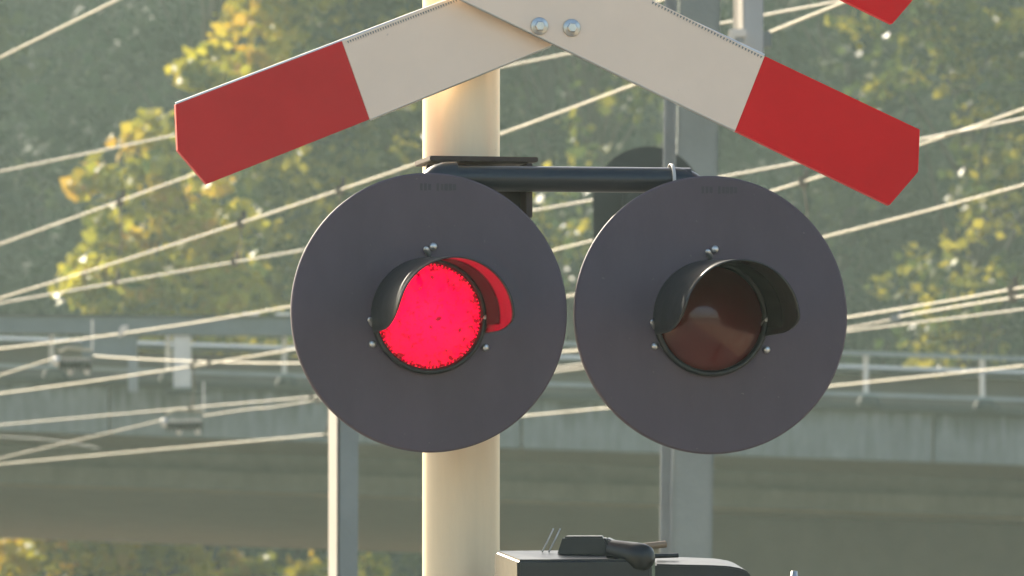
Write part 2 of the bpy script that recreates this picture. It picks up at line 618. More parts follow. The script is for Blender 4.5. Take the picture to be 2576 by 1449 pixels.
# heavy beam on a post, bolted to the viaduct edge on the left
gb = thing('gantry_beam', 'blue-grey steel beam on short posts standing on the viaduct edge', 'beam', tuple(P(458, 985, 119.3)))
GY = 119.3


def bar2(a, b, c, d, Y, th):                 # quad given by four sight points, made a solid bar of depth th
    pts = [P(*q, Y) for q in (a, b, c, d)]
    return MB().prism(pts, Vector((0, th, 0)))


part('beam', bar2((-700, 790), (800, 800), (800, 845), (-700, 832), GY, 0.30), M['beam'], gb, bevel=0.015)
part('beam_cap', bar2((-700, 784), (800, 794), (800, 799), (-700, 789), GY - 0.04, 0.38), M['cornice'], gb)
part('post', bar2((436, 843), (480, 843), (480, 976), (436, 976), GY + 0.05, 0.2), M['galv_light'], gb, bevel=0.01)
part('base_plate', bar2((412, 976.5), (520, 976.5), (520, 989), (412, 989), GY - 0.06, 0.5), M['cornice'], gb, bevel=0.01)
part('cabinet', bar2((206, 837), (344, 840), (344, 902), (206, 900), GY + 0.06, 0.28), M['beam'], gb, bevel=0.02)
part('cabinet_leg', bar2((322, 903), (346, 903), (346, 985), (322, 985), GY + 0.1, 0.15), M['galv'], gb)
for q in (632, 712):
    part('reflector', bar2((q - 19, 786), (q + 19, 786), (q + 19, 793), (q - 19, 793), GY - 0.08, 0.03), M['paint'], gb)

# ------------------------------------------------------------------ trees beyond the viaduct
def make_leaves(centres, radii, per, size, tint_f, seed, flat=0.8):
    g_ = np.random.default_rng(seed)
    C = np.repeat(np.asarray(centres, float), per, axis=0)
    Rr = np.repeat(np.asarray(radii, float), per)
    n = len(C)
    d = g_.normal(size=(n, 3))
    d /= np.linalg.norm(d, axis=1)[:, None]
    rad = g_.random(n) ** 0.5
    pos = C + d * (rad * Rr)[:, None] * np.array([1, 1, flat])
    nor = g_.normal(size=(n, 3)) + np.array([0, 0, 0.5])
    nor /= np.linalg.norm(nor, axis=1)[:, None]
    a = np.cross(nor, g_.normal(size=(n, 3)))
    a /= np.linalg.norm(a, axis=1)[:, None]
    b = np.cross(nor, a)
    s = size * (0.6 + 0.8 * g_.random(n))[:, None]
    w = s * (0.34 + 0.14 * g_.random(n))[:, None]
    fold = nor * s * 0.12
    V = np.stack([pos - a * s * 0.5, pos + b * w - a * s * 0.02 + fold, pos + a * s * 0.5, pos - b * w - a * s * 0.02 + fold], axis=1).reshape(-1, 3)
    me = bpy.data.meshes.new('crown')
    me.vertices.add(4 * n)
    me.vertices.foreach_set('co', V.ravel())
    me.loops.add(4 * n)
    me.loops.foreach_set('vertex_index', np.arange(4 * n, dtype=np.int32))
    me.polygons.add(n)
    me.polygons.foreach_set('loop_start', np.arange(0, 4 * n, 4, dtype=np.int32))
    me.polygons.foreach_set('loop_total', np.full(n, 4, dtype=np.int32))
    me.update()
    at = me.attributes.new('tint', 'FLOAT', 'FACE')
    cl = np.repeat(g_.random(len(centres)), per)
    tv = np.clip(tint_f(g_.random(n), cl), 0, 1)
    at.data.foreach_set('value', tv.astype(np.float32))
    return me


def branch_mesh(base, top, centres, seed, r0=0.28):
    """tapered trunk with limbs reaching into the leaf clumps"""
    g_ = random.Random(seed)
    mb = MB()
    pts = []
    n = 9
    for i in range(n):
        t = i / (n - 1)
        p = base.lerp(top, t) + Vector((g_.uniform(-.18, .18), g_.uniform(-.18, .18), 0)) * (1 if 0 < i < n - 1 else 0)
        pts.append(p)
    rs = [r0 * (1 - 0.88 * i / (n - 1)) + (0.12 if i == 0 else 0) for i in range(n)]
    mb.tube(pts, rs, 9)
    limbs = MB()
    cs = list(centres)
    g_.shuffle(cs)
    H = top.z - base.z
    for c in cs[:46]:
        c = Vector(c)
        t = min(0.95, max(0.22, (c.z - base.z) / H - g_.uniform(0.08, 0.25)))
        a = base.lerp(top, t)
        m = a.lerp(c, 0.5) + Vector((g_.uniform(-.3, .3), g_.uniform(-.3, .3), g_.uniform(0.0, .5)))
        r = 0.08 * (1 - t) + 0.03
        limbs.tube([a, a.lerp(m, .5), m, c], [r, r * .8, r * .55, r * .2], 6, caps=False)
    return mb, limbs


def tree(name, label, base, height, blobs, n_clump, per, size, leafm, tint_f, seed, crad=(0.35, 0.75), group=None, r0=0.28, shell=0.45):
    """blobs: ellipsoids (centre, radii) that make up the crown; clumps of leaves fill them"""
    g_ = np.random.default_rng(seed)
    vol = np.array([rr[0] * rr[1] * rr[2] for _, rr in blobs])
    pick = g_.choice(len(blobs), size=n_clump, p=vol / vol.sum())
    d = g_.normal(size=(n_clump, 3))
    d /= np.linalg.norm(d, axis=1)[:, None]
    rad = (g_.random(n_clump)) ** shell
    C = np.array([blobs[i][0] for i in pick]) + d * rad[:, None] * np.array([blobs[i][1] for i in pick])
    C = C[C[:, 2] > 0.8]
    Rr = g_.uniform(crad[0], crad[1], len(C))
    me = make_leaves(C, Rr, per, size, tint_f, seed + 1)
    t = thing(name, label, 'tree', base, group)
    top = Vector(base) + Vector((0, 0, height * 0.93))
    tr, lm = branch_mesh(Vector(base), top, C, seed, r0)
    trunk = part('trunk', tr, M['bark'], t)
    part('limbs', lm, M['bark'], trunk, fix=False)
    link('crown', me, leafm, t)
    TREES.setdefault(name, []).append(t)
    return t


def blob_px(x, y, Y, rx, ry, rd=None):
    p = P(x, y, Y)
    s = Y / F
    return (tuple(p), (rx * s, rd if rd else rx * s, ry * s))


TREES = {}
GRP = 'trees beyond the viaduct'
yel = lambda r, c: 0.02 + 0.7 * c + 0.35 * (r - 0.35)
# yellow maple: lobes of its crown from the top down the sunny left side, green towards its right
bl = [blob_px(650, -260, 155, 190, 260, 2.2), blob_px(690, -20, 154, 140, 130, 1.6), blob_px(480, 165, 152.6, 75, 55, .7), blob_px(610, 190, 153.5, 120, 120, 1.4),
      blob_px(400, 400, 152.6, 110, 110, 1.2), blob_px(270, 450, 152.2, 70, 60, .8), blob_px(430, 560, 153, 210, 120, 1.7), blob_px(240, 700, 152.5, 95, 95, 1.0),
      blob_px(420, 760, 153, 240, 120, 1.7), blob_px(330, 960, 153, 260, 130, 1.8), blob_px(250, 1330, 154, 300, 220, 1.8)]
b0 = P(520, 2000, 156)
tree('maple_tree', 'yellow autumn maple left of the round warning lights', (b0.x, 156, 0), 18.5, bl, 660, 22, 0.235, M['leaf_yellow'], yel, 21, (0.18, 0.42), GRP, 0.22, 0.6)
ol = lambda r, c: 0.18 + 0.85 * c ** 1.4 + 0.4 * (r - 0.4)
bl = [blob_px(900, -150, 157, 230, 260, 2.5), blob_px(860, 180, 157, 220, 200, 2.2), blob_px(760, 500, 156.5, 240, 240, 2.2), blob_px(820, 820, 157, 260, 220, 2.2),
      blob_px(1060, 420, 158, 160, 250, 2.0), blob_px(1000, 60, 157, 160, 180, 2)]
b0 = P(860, 2000, 158)
tree('olive_tree', 'olive green tree behind the lit left warning light', (b0.x, 158, 0), 18.0, bl, 520, 24, 0.22, M['leaf_olive'], ol, 31, (0.3, 0.6), GRP, 0.24, 0.55)
bl = [blob_px(2250, -200, 158, 380, 230, 3), blob_px(2380, 110, 157, 260, 180, 2.4), blob_px(2080, 130, 157, 140, 100, 1.4), blob_px(2500, 420, 157, 170, 230, 2.0),
      blob_px(2420, 760, 157.5, 230, 200, 2.0), blob_px(2150, 330, 158, 90, 120, 1.2), blob_px(2700, 300, 158, 200, 500, 2.4)]
b0 = P(2440, 2000, 159)
tree('birch_tree', 'thin olive tree with yellow flecks at the right border', (b0.x, 159, 0), 18.0, bl, 400, 15, 0.20, M['leaf_olive'], lambda r, c: 0.15 + 0.8 * c ** 1.5 + 0.5 * (r - 0.4), 41, (0.22, 0.55), GRP, 0.2, 0.6)
bl = [blob_px(1500, 380, 160, 140, 200, 1.6), blob_px(1640, 200, 160, 180, 150, 1.6), blob_px(1380, 620, 160, 160, 200, 1.8), blob_px(1480, -150, 161, 300, 220, 2.4)]
b0 = P(1500, 2000, 161)
tree('young_tree', 'sparse olive tree seen between the pole and the grey mast', (b0.x, 161, 0), 17.0, bl, 80, 15, 0.21, M['leaf_olive'], lambda r, c: 0.1 + 0.75 * c ** 1.6 + 0.5 * (r - 0.4), 51, (0.3, 0.6), GRP, 0.16, 0.6)
# under the deck
bl = [blob_px(930, 1450, 154, 75, 70, .8), blob_px(840, 1410, 153.8, 30, 40, .4), blob_px(560, 1480, 156, 260, 110, 1.6)]
b0 = P(900, 2000, 155)
tree('bush_tree', 'yellow leaved small tree showing under the viaduct beside the white post', (b0.x, 155, 0), 4.6, bl, 70, 26, 0.20, M['leaf_yellow'], yel, 61, (0.16, 0.34), GRP, 0.08, 0.6)
# dark trees behind
dk_t = lambda r, c: 0.15 + 0.75 * c ** 3 + 0.25 * (r - 0.5)
spots = [(-11.5, 176, 'dark green tree at the left border behind the yellow maple'), (-5.2, 181, 'dark green tree rising straight behind the yellow maple'), (0.6, 177, 'dark green tree behind the post and the lit light'),
         (6.2, 181, 'dark green tree behind the grey mast'), (12.0, 177, 'dark green tree behind the flecked tree at the right border')]
dark0 = None
for i, (tx, ty, lb) in enumerate(spots):
    bl = [((tx, ty, 13.0), (3.9, 3.2, 8.0)), ((tx + rng.uniform(-1, 1), ty, 20), (2.8, 2.8, 4.5)), ((tx + rng.uniform(-1, 1), ty, 6), (3.4, 2.8, 4.5))]
    tree('dark_tree', lb, (tx, ty, 0), 25, bl, 230, 50, 0.31, M['leaf_dark'], dk_t, 70 + i, (0.45, 1.1), GRP, 0.3, 0.5)
farspots = [(-18, 214), (-10.5, 218), (-3.5, 213), (3.6, 217), (10.8, 213), (18.2, 217)]
fl = ['far dark tree at the left picture border', 'far dark tree above the steel beam on the left', 'far dark tree above the left end of the crossbar',
      'far dark tree between the sign arms', 'far dark tree above the right warning light', 'far dark tree at the right picture border']
for i, (tx, ty) in enumerate(farspots):
    bl = [((tx, ty, 14), (5.0, 3.6, 12)), ((tx, ty, 23), (4, 3, 6))]
    tree('far_tree', fl[i], (tx, ty, 0), 30, bl, 300, 100, 0.36, M['leaf_dark'], dk_t, 90 + i, (0.8, 1.5), GRP, 0.35, 0.5)

rear = [(-21, 242), (-12.5, 246), (-4.5, 241), (4.2, 245), (12.6, 241), (21, 246)]
rlab = ['rearmost dark tree at the far left edge', 'rearmost dark tree behind the yellow maple', 'rearmost dark tree behind the cream post', 'rearmost dark tree left of the grey mast',
        'rearmost dark tree right of the hanging post', 'rearmost dark tree at the far right edge']
for i, (tx, ty) in enumerate(rear):
    bl = [((tx, ty, 16), (5.6, 3.2, 15)), ((tx, ty, 26), (4.4, 3, 7))]
    tree('rear_tree', rlab[i], (tx, ty, 0), 34, bl, 400, 74, 0.50, M['leaf_dark'], dk_t, 120 + i, (1.0, 1.8), GRP, 0.4, 0.5)

# the wood goes on to both sides of the frame
def copy_tree(src, x, y, label, parent=None, delta=None):
    c = src.copy()
    COL.objects.link(c)
    if parent is None:
        c['label'] = label
        c.location = (x, y, 0)
    else:
        c.parent = parent
        c.matrix_parent_inverse = src.matrix_parent_inverse.copy()
    for ch in list(src.children):
        copy_tree(ch, 0, 0, None, c)
    return c


ORD = ('first', 'second', 'third', 'fourth')
for i, (tx, ty) in enumerate([(-18, 179), (-24.5, 175), (-31, 180), (-38, 176), (18.5, 180), (25, 176), (31.5, 180), (38, 175)]):
    copy_tree(TREES['dark_tree'][i % 5], tx, ty, '%s dark green tree outward past the %s picture border' % (ORD[i % 4], 'left' if tx < 0 else 'right'))
for i, (tx, ty) in enumerate([(-26, 215), (-34, 219), (-42, 214), (26, 214), (34, 218), (42, 215)]):
    copy_tree(TREES['far_tree'][i % 6], tx, ty, '%s far dark tree outward past the %s picture border' % (ORD[i % 3], 'left' if tx < 0 else 'right'))

# ------------------------------------------------------------------ overhead line
def wire(name, pts, Yl, Yr, r, label, m=None, cat='wire', group='overhead railway wires'):
    """a wire through sight points; the line runs away to the left, so its distance falls from Yl (left border) to Yr (right border)"""
    xs = [p[0] for p in pts]
    ys = [p[1] for p in pts]
    n = max(8, int((xs[-1] - xs[0]) / 60))
    P3 = []
    # gentle curve: fit by piecewise cubic through the sight points
    deg = min(3, len(pts) - 1)
    cf = np.polyfit(np.array(xs) / 1000.0, ys, deg)
    for i in range(n + 1):
        xx = xs[0] + (xs[-1] - xs[0]) * i / n
        yy = float(np.polyval(cf, xx / 1000.0))
        t = xx / 2576.0
        Y = 1.0 / ((1 - t) / Yl + t / Yr)
        P3.append(P(xx, yy, Y))
    # the line runs on past the frame: on to the viaduct on the left, towards the crossing on the right
    if xs[0] < 0:
        d = (P3[0] - P3[1]).normalized()
        P3.insert(0, P3[0] + d * max(1.0, min(45.0, (117.0 - P3[0].y) / max(d.y, 0.05))))
    if xs[-1] > 2500 or ys[-1] < 0:
        P3.append(P3[-1] + (P3[-1] - P3[-2]).normalized() * 24.0)
    o = part(name, MB().tube(P3, r, 7), m or M['wire'], None, fix=False)
    tag(o, label, cat, group)

    def at(xx):
        t = xx / 2576.0
        return P(xx, float(np.polyval(cf, xx / 1000.0)), 1.0 / ((1 - t) / Yl + t / Yr))
    return o, at


W = {}
W[1] = wire('overhead_wire', [(-500, 392), (0, 145), (295, 0), (700, -200)], 62, 40, 0.0060, 'steep overhead wire cutting the top left corner')
W[2] = wire('overhead_wire', [(-400, 512), (0, 430), (440, 342), (1260, 168), (1430, 135), (1780, 66), (2110, 4), (2500, -66)], 74, 48, 0.0060, 'overhead wire running behind the left red arm end up to the hanging post', M['wire_dull'])
W[3] = wire('overhead_wire', [(-400, 755), (0, 615), (490, 437), (1000, 252), (1640, 10), (2000, -130)], 72, 46, 0.0060, 'overhead wire passing just under the tip of the left red arm')
W[4] = wire('overhead_wire', [(-400, 868), (0, 745), (590, 566), (855, 480), (1060, 409), (1262, 338), (1590, 216), (1920, 85), (2120, 4), (2500, -150)], 72, 46, 0.0060, 'overhead wire meeting the bracket at the left end of the crossbar')
W[5] = wire('overhead_wire', [(-400, 836), (0, 766), (290, 710), (590, 658), (760, 630), (1335, 531), (1600, 486), (1840, 441), (2000, 409), (2314, 351), (2576, 299), (2800, 250)], 80, 52, 0.0064, 'overhead wire seen right under the crossbar between both lights', M['wire_dull'])
W[6] = wire('overhead_wire', [(-400, 915), (0, 875), (300, 836), (730, 775), (1395, 631), (1490, 606), (1950, 480), (2065, 443), (2314, 360), (2576, 273), (2800, 195)], 82, 54, 0.0060, 'sagging overhead wire that meets the tip of the right red arm')
W[7] = wire('overhead_wire', [(-400, 1035), (0, 990), (530, 914), (735, 880), (1425, 745), (2080, 595), (2576, 466), (2800, 402)], 86, 56, 0.0060, 'sagging overhead wire below the tip of the right red arm')
W[8] = wire('contact_wire', [(236, 896), (278, 898), (530, 910), (750, 914), (1412, 886), (1454, 881), (2136, 798), (2576, 722), (2800, 680)], 92, 60, 0.0060, 'nearly level contact wire with a free end above the grey post')
W[9] = wire('contact_wire', [(-400, 1108), (0, 1072), (305, 1043), (785, 993), (1394, 938), (1468, 927), (2136, 825), (2242, 804)], 96, 64, 0.0060, 'contact wire ending at the small clamp right of the unlit light', M['wire_dull'])
W[10] = wire('contact_wire', [(655, 1027), (800, 1010), (1399, 923), (2136, 834), (2576, 778), (2800, 748)], 96, 64, 0.006, 'lowest of the three wires right of the unlit light', M['wire_dull'])
W[11] = wire('contact_wire', [(2262, 797), (2400, 773), (2576, 745), (2800, 710)], 94, 62, 0.0060, 'short contact wire starting right of the small clamp')
W[12] = wire('contact_wire', [(-400, 1206), (0, 1166), (160, 1154), (330, 1138), (620, 1109), (830, 1093), (1315, 1046), (1530, 1026), (2085, 972), (2576, 920), (2800, 896)], 104, 70, 0.0060, 'lowest contact wire passing in front of the concrete edge under both lights')
W[13] = wire('contact_wire', [(-400, 1252), (0, 1153), (100, 1129), (320, 1078), (412, 1056)], 98, 64, 0.0060, 'contact wire rising to the lower dark insulator', M['wire_dull'])
W[14] = wire('contact_wire', [(510, 1046), (560, 1039), (617, 1031), (662, 1026)], 98, 64, 0.0060, 'short wire stub right of the lower dark insulator', M['wire_dull'])
W[15] = wire('contact_wire', [(-400, 1072), (0, 944), (60, 925), (137, 901)], 92, 60, 0.0060, 'contact wire rising to the upper dark insulator')
W[16] = wire('feeder_cable', [(-300, 1112), (0, 1099), (80, 1102), (150, 1110), (250, 1128)], 110, 90, 0.0028, 'thin grey cable sagging at the left border under the concrete edge', M['galv'])

DG = 'droppers between the overhead wires'


def dropper(i, xi, j, xj, label, bulb=0.03):
    a, b = W[i][1](xi), W[j][1](xj)
    t = thing('dropper', label, 'dropper', tuple(b), DG)
    m = a.lerp(b, .5) + Vector((0.02, 0.05, 0))
    part('strand', MB().tube([a, m, b], 0.0045, 5), M['wire_dark'], t)
    for q in (a, b):
        part('clamp', MB().box(q, (0.05, 0.05, 0.06)).box(q + Vector((0.02, -0.01, 0.05)), (0.028, 0.03, 0.06)), M['wire_dark'], t, bevel=0.006)


dropper(4, 606, 5, 590, 'thin dropper joining two wires right of the yellow maple top')
dropper(3, 303, 5, 292, 'thin dropper hanging in front of the yellow maple at far left')
dropper(4, 855, 6, 848, 'thin dropper left of the lit light disc')
dropper(7, 485, 9, 480, 'thin dropper in front of the grey post on the viaduct')
dropper(6, 2020, 7, 2026, 'thin dropper under the right red sign arm')
dropper(8, 2545, 11, 2548, 'short dropper at the right border')
dropper(8, 530, 7, 528, 'short link clamping two crossing wires near the grey post')
dropper(9, 785, 10, 800, 'short dropper at the lower left edge of the lit disc')
dropper(12, 820, 9, 822, 'dropper hanging left of the white post')

# bright clamp on wire 6, clamp of wire 9
cl = W[6][1](307)
tag(part('wire_clamp', MB().hexa([cl + Vector(q) for q in ((-.04, -.03, -.03), (.03, -.03, -.01), (.03, .03, -.01), (-.04, .03, -.03), (-.01, -.03, .06), (.05, -.03, .07), (.05, .03, .07), (-.01, .03, .06))]), M['galv_light'], None, bevel=0.008),
    'small bright clamp sparkling on the wire above the steel beam', 'clamp')
c9 = W[9][1](2246)
e9 = W[8][1](2264)
tcl = thing('splice_clamp', 'small metal clamp on two wires right of the unlit light', 'clamp', tuple(c9))
part('plate', MB().box(c9 + Vector((.02, 0, .01)), (.07, .03, .05)).box(c9 + Vector((.05, 0, .05)), (.03, .03, .05)), M['galv'], tcl, bevel=0.006)
part('hanger', MB().tube([c9 + Vector((.05, 0, .06)), c9 + Vector((.055, 0.02, .12))], 0.006, 6), M['wire_dark'], tcl)


def insulator(p0, p1, Y, label):
    a, b = P(*p0, Y), P(*p1, Y)
    t = thing('section_insulator', label, 'insulator', tuple(a), 'section insulators in the contact wires')
    d = (b - a)
    n = d.normalized()
    up = Vector((0, 0, 1))
    prof = []
    L = d.length
    k = 9
    for i in range(k):
        h = L * i / k
        prof += [(0.028, h), (0.062, h + L / k * 0.25), (0.062, h + L / k * 0.45), (0.028, h + L / k * 0.8)]
    prof = [(0.0, 0)] + prof + [(0.0, L)]
    sd = n.cross(up).normalized()
    up2 = sd.cross(n)
    part('ribbed_rod', MB().lathe(a - up * 0.05, sd, up2, n, prof, 12), M['insul'], t)
    part('runner', MB().tube([a + up * .06, a + d * .25 + up * .10, a + d * .6 + up * .085, b + up * .08], 0.012, 7), M['wire'], t)
    part('end_cap', MB().lathe(a - n * 0.05 - up * 0.02, sd, up2, n, [(0, 0), (0.04, 0.01), (0.045, 0.06), (0.0, 0.07)], 10), M['galv_light'], t)
    for q in (0.35, 0.85):
        part('weight', MB().lathe(a + d * q - up * 0.14, Vector((1, 0, 0)), Vector((0, 1, 0)), up, [(0, 0), (0.025, 0.01), (0.025, 0.05), (0, 0.06)], 8), M['galv_light'], t)
    part('hanger', MB().tube([b + up * .07, b + up * .35], 0.011, 6), M['galv_light'], t)


insulator((148, 903), (232, 903), 88, 'upper dark ribbed insulator in front of the viaduct railing')
insulator((418, 1058), (512, 1055), 92, 'lower dark ribbed insulator in front of the concrete edge')

# ------------------------------------------------------------------ masts and posts of the railway
def hbeam(mb, c0, c1, w, d, tf, ax, ay):
    """H section between two points, flanges to left and right"""
    def prism_rect(u0, u1, v0, v1):
        ps = []
        for c in (c0, c1):
            ps += [c + ax * u0 + ay * v0, c + ax * u1 + ay * v0, c + ax * u1 + ay * v1, c + ax * u0 + ay * v1]
        mb.hexa(ps)
    prism_rect(-w / 2, -w / 2 + tf, -d / 2, d / 2)
    prism_rect(w / 2 - tf, w / 2, -d / 2, d / 2)
    prism_rect(-w / 2 + tf, w / 2 - tf, -tf / 2, tf / 2)
    return mb


AX, AY, AZ = Vector((1, 0, 0)), Vector((0, 1, 0)), Vector((0, 0, 1))
# portal: column, crossbeam over the frame, hanging post
pY = 44.0
cb, ct = P(1739, 1449, pY), P(1760, -10, pY)
dz = (cb - ct) / (cb.z - ct.z)
foot = cb - dz * cb.z
head = ct + dz * (10.2 - ct.z)
por = thing('catenary_portal', 'grey steel catenary mast with a hanging post beside it', 'mast', tuple(foot))
w_ = 102 * pY / F
ps = []
for c, ww in ((foot, w_ * 0.98), (head, w_ * 1.04)):
    ps += [c + AX * (-ww / 2) + AY * -.09, c + AX * (ww / 2) + AY * -.09, c + AX * (ww / 2) + AY * .09, c + AX * (-ww / 2) + AY * .09]
part('column', MB().hexa(ps), M['mast'], por, bevel=0.012)
part('base_plate', MB().box(foot + AZ * 0.03, (0.5, 0.5, 0.06)), M['galv'], por)
hx = P(1896, 60, pY - 1).x
part('crossbeam', MB().box((hx - 1.0, pY - 0.35, 9.6), (9.0, 0.22, 0.26)), M['mast'], por, bevel=0.01)
hp_b, hp_t = P(1895, 262, pY - 0.5), P(1899, -60, pY - 0.5)
hp_t = Vector((hp_b.x + 0.01, hp_t.y, 9.5))
hyaw = R(12)
hax, hay = Vector((math.cos(hyaw), math.sin(hyaw), 0)), Vector((-math.sin(hyaw), math.cos(hyaw), 0))
hcx = P(1884, 60, pY - .5)
hz0 = P(1884, 250, pY - .5).z
part('hanging_post', MB().box(Vector((hcx.x, hcx.y, (hz0 + 9.5) / 2)), (0.088, 0.183, 9.5 - hz0), (hax, hay, AZ)), M['post_pale'], por, bevel=0.003)
part('sunlit_sleeve', MB().box(Vector((hcx.x, hcx.y, (hz0 + 9.5) / 2)) - hax * 0.047, (0.005, 0.178, 9.4 - hz0), (hax, hay, AZ)), M['sunlit_white'], por)  # flat plate on the left flank, paler to paint the sun on it
cq = P(1856, 84, pY - 0.66)
part('tube_clamp', MB().box(cq, (.075, .06, .035)).box(cq + Vector((-.028, 0, -.028)), (.03, .05, .05)), M['galv_light'], por, bevel=0.004)
part('tube_collar', MB().tube([cq + Vector((0.002, 0, -.012)), cq + Vector((0.002, 0, -.045))], 0.026, 14), M['galv'], por)
arm_a, arm_b = P(1770, 96, pY - 0.9), P(1845, 92, pY - 0.9)
part('registration_arm', MB().prism([P(1806, 99, pY - .95), P(1848, 90, pY - .95), P(1846, 112, pY - .95), P(1836, 126, pY - .95), P(1825, 108, pY - .95)], Vector((0, .05, 0))), M['galv_light'], por)
part('arm_shoe', MB().prism([P(1770, 104, pY - .97), P(1823, 108, pY - .97), P(1838, 132, pY - .97), P(1828, 140, pY - .97), P(1770, 118, pY - .97)], Vector((0, .04, 0))), M['galv'], por)
part('side_clip', MB().box(P(1926, 100, pY - .5), (.05, .06, .07)), M['mast'], por, bevel=0.005)

# H post that carries a railway signal, seen from behind
sY = 41.0
sb, st = P(1674, 1449, sY), P(1687, 100, sY)
dz = (sb - st) / (sb.z - st.z)
foot = sb - dz * sb.z
head = st + dz * (7.4 - st.z)
sg = thing('railway_signal', 'dark railway signal with round top on a slim steel post, seen from behind', 'signal', tuple(foot))
part('post', hbeam(MB(), foot, head, 31 * sY / F, 0.05, 0.0095, AX, AY), M['galv'], sg)
part('base_plate', MB().box(foot + AZ * 0.02, (0.3, 0.3, 0.04)), M['galv'], sg)
bY = sY + 0.6
cxs, r_ = 1630, 138
pl = []
for i in range(25):
    w = math.pi * i / 24
    pl.append(P(cxs + r_ * math.cos(w), 506 - r_ * math.sin(w), bY))
for i in range(25):
    w = math.pi + math.pi * i / 24
    pl.append(P(cxs + r_ * math.cos(w), 800 - r_ * math.sin(w), bY))
bp_ = part('backboard', MB().prism(pl, Vector((0, 0.02, 0))), M['signal_back'], sg)
part('lamp_case', MB().box(P(cxs, 655, bY - 0.08), (0.22, 0.15, 0.62)), M['signal_back'], bp_, bevel=0.02)
for yy in (560, 780):
    part('bracket', MB().box((P(1660, yy, sY + .3)), (0.16, 0.56, 0.05)), M['galv'], sg)
for yy in (510, 655, 800):
    part('lamp_hood', MB().lathe(P(cxs, yy, bY + 0.02), AX, AZ, AY, [(0.085, 0), (0.085, 0.2), (0.08, 0.2), (0.08, 0)], 20), M['signal_back'], bp_)
part('backboard_clip', MB().prism([P(1590, 489, bY - .05), P(1632, 487, bY - .05), P(1592, 520, bY - .05)], Vector((0, .02, 0))), M['galv_light'], sg)

# square steel post with sunlit flank, below the lit disc
qY = 36.0
q0 = P(866, 1449, qY)
q0 = Vector((q0.x - 0.012, qY, 0))
qt = P(870, 760, qY)
sq = thing('steel_post', 'pale square steel post below the lit light, left flank in sun', 'post', tuple(q0))
yaw = R(12)
ax, ay = Vector((math.cos(yaw), math.sin(yaw), 0)), Vector((-math.sin(yaw), math.cos(yaw), 0))
ww, dd = 0.069, 0.16
ps = [c + ax * (ww * s) * .5 + ay * (dd * q) * .5 for c in (q0, Vector((qt.x, qt.y, qt.z))) for s, q in ((-1, -1), (1, -1), (1, 1), (-1, 1))]
part('shaft', MB().hexa(ps), M['mast'], sq, bevel=0.002)
part('sunlit_flank', MB().box((q0 + Vector((qt.x, qt.y, qt.z))) / 2 - ax * (ww / 2 + 0.003), (0.005, dd - 0.004, qt.z - 0.05), (ax, ay, AZ)), M['sunlit_white'], sq)  # thin plate added on the left flank, sunlight put into its colour
part('cap', MB().box(qt + AZ * 0.012, (ww + .01, dd + .01, 0.02), (ax, ay, AZ)), M['galv'], sq, bevel=0.004)
part('foot_plate', MB().box(q0 + AZ * 0.015, (0.2, 0.2, 0.03), (ax, ay, AZ)), M['galv'], sq)

# ------------------------------------------------------------------ level crossing post, lights and signs
YAW = R(10.6)
T = Vector((math.cos(YAW), math.sin(YAW), 0))       # along the face to the right
N = Vector((math.sin(YAW), -math.cos(YAW), 0))      # out of the face, towards the road
D0 = P(1435, 790, 18.0)


def S(x, y, w=0.0):                                  # sight point on the face plane moved w out of it
    return PP(x, y, D0 + N * w, N)


U = 18.0 / F                                          # metres per sketch unit near the face

pc = S(1160, 724, -0.27)
base = Vector((pc.x, pc.y, 0))
pole = thing('crossing_post', 'cream painted round steel post carrying the crossing signs and lights', 'post', tuple(base))
part('shaft', MB().tube([base, base + AZ * 2.0, base + AZ * 3.98], 0.0715, 48), M['pole'], pole)
part('top_cap', MB().lathe(base + AZ * 3.98, AX, AY, AZ, [(0.075, -.03), (0.075, 0.0), (0.05, .025), (0, .035)], 32), M['pole'], pole)
part('base_flange', MB().lathe(base, AX, AY, AZ, [(0.17, 0.02), (0.17, 0.045), (0.09, 0.05), (0.075, 0.12)], 32), M['galv'], pole)
# bracket: top plate, back plate, side cheek
tp = S(1198, 407, -0.17)
part('bracket_top_plate', MB().box(tp, (278 * U, 0.16, 13 * U), (T, -N, AZ)), M['brown'], pole, bevel=0.0015)
bpz = (S(1200, 414, -.15).z + S(1200, 552, -.15).z) / 2
bp0 = S(1200, 480, -0.15)
part('bracket_plate', MB().box(Vector((bp0.x, bp0.y, bpz)), (262 * U, 0.012, 136 * U), (T, -N, AZ)), M['brown'], pole, bevel=0.0015)
ck = S(1323, 480, -0.12)
part('bracket_cheek', MB().box(Vector((ck.x, ck.y, bpz)), (16 * U, 0.07, 138 * U), (T, -N, AZ)), M['brown'], pole, bevel=0.0015)
# crossbar with elbow fittings
yl_, yr_ = 448, 454
a0, a1 = S(1078, yl_, -.075), S(1762, yr_, -.075)
arm_pts = [S(1105, yl_, -.075), S(1735, yr_, -.075)]
part('crossbar', MB().tube(arm_pts, 0.0235, 32), M['gloss'], pole)


def elbow(x_in, x_out, yc, yend):
    pts = []
    c = Vector
    i0 = S(x_in, yc, -.075)
    o0 = S(x_out, yend, -.075)
    corner = S(x_out, yc, -.075)
    pts.append(i0)
    for k in range(9):
        w = k / 8
        rr = 48 * U
        d1 = (i0 - corner).normalized()
        d2 = (o0 - corner).normalized()
        ang = w * math.pi / 2
        pts.append(corner + d1 * rr * (1 - math.sin(ang)) + d2 * rr * (1 - math.cos(ang)))
    pts.append(o0)
    return MB().tube(pts, 0.0295, 24)


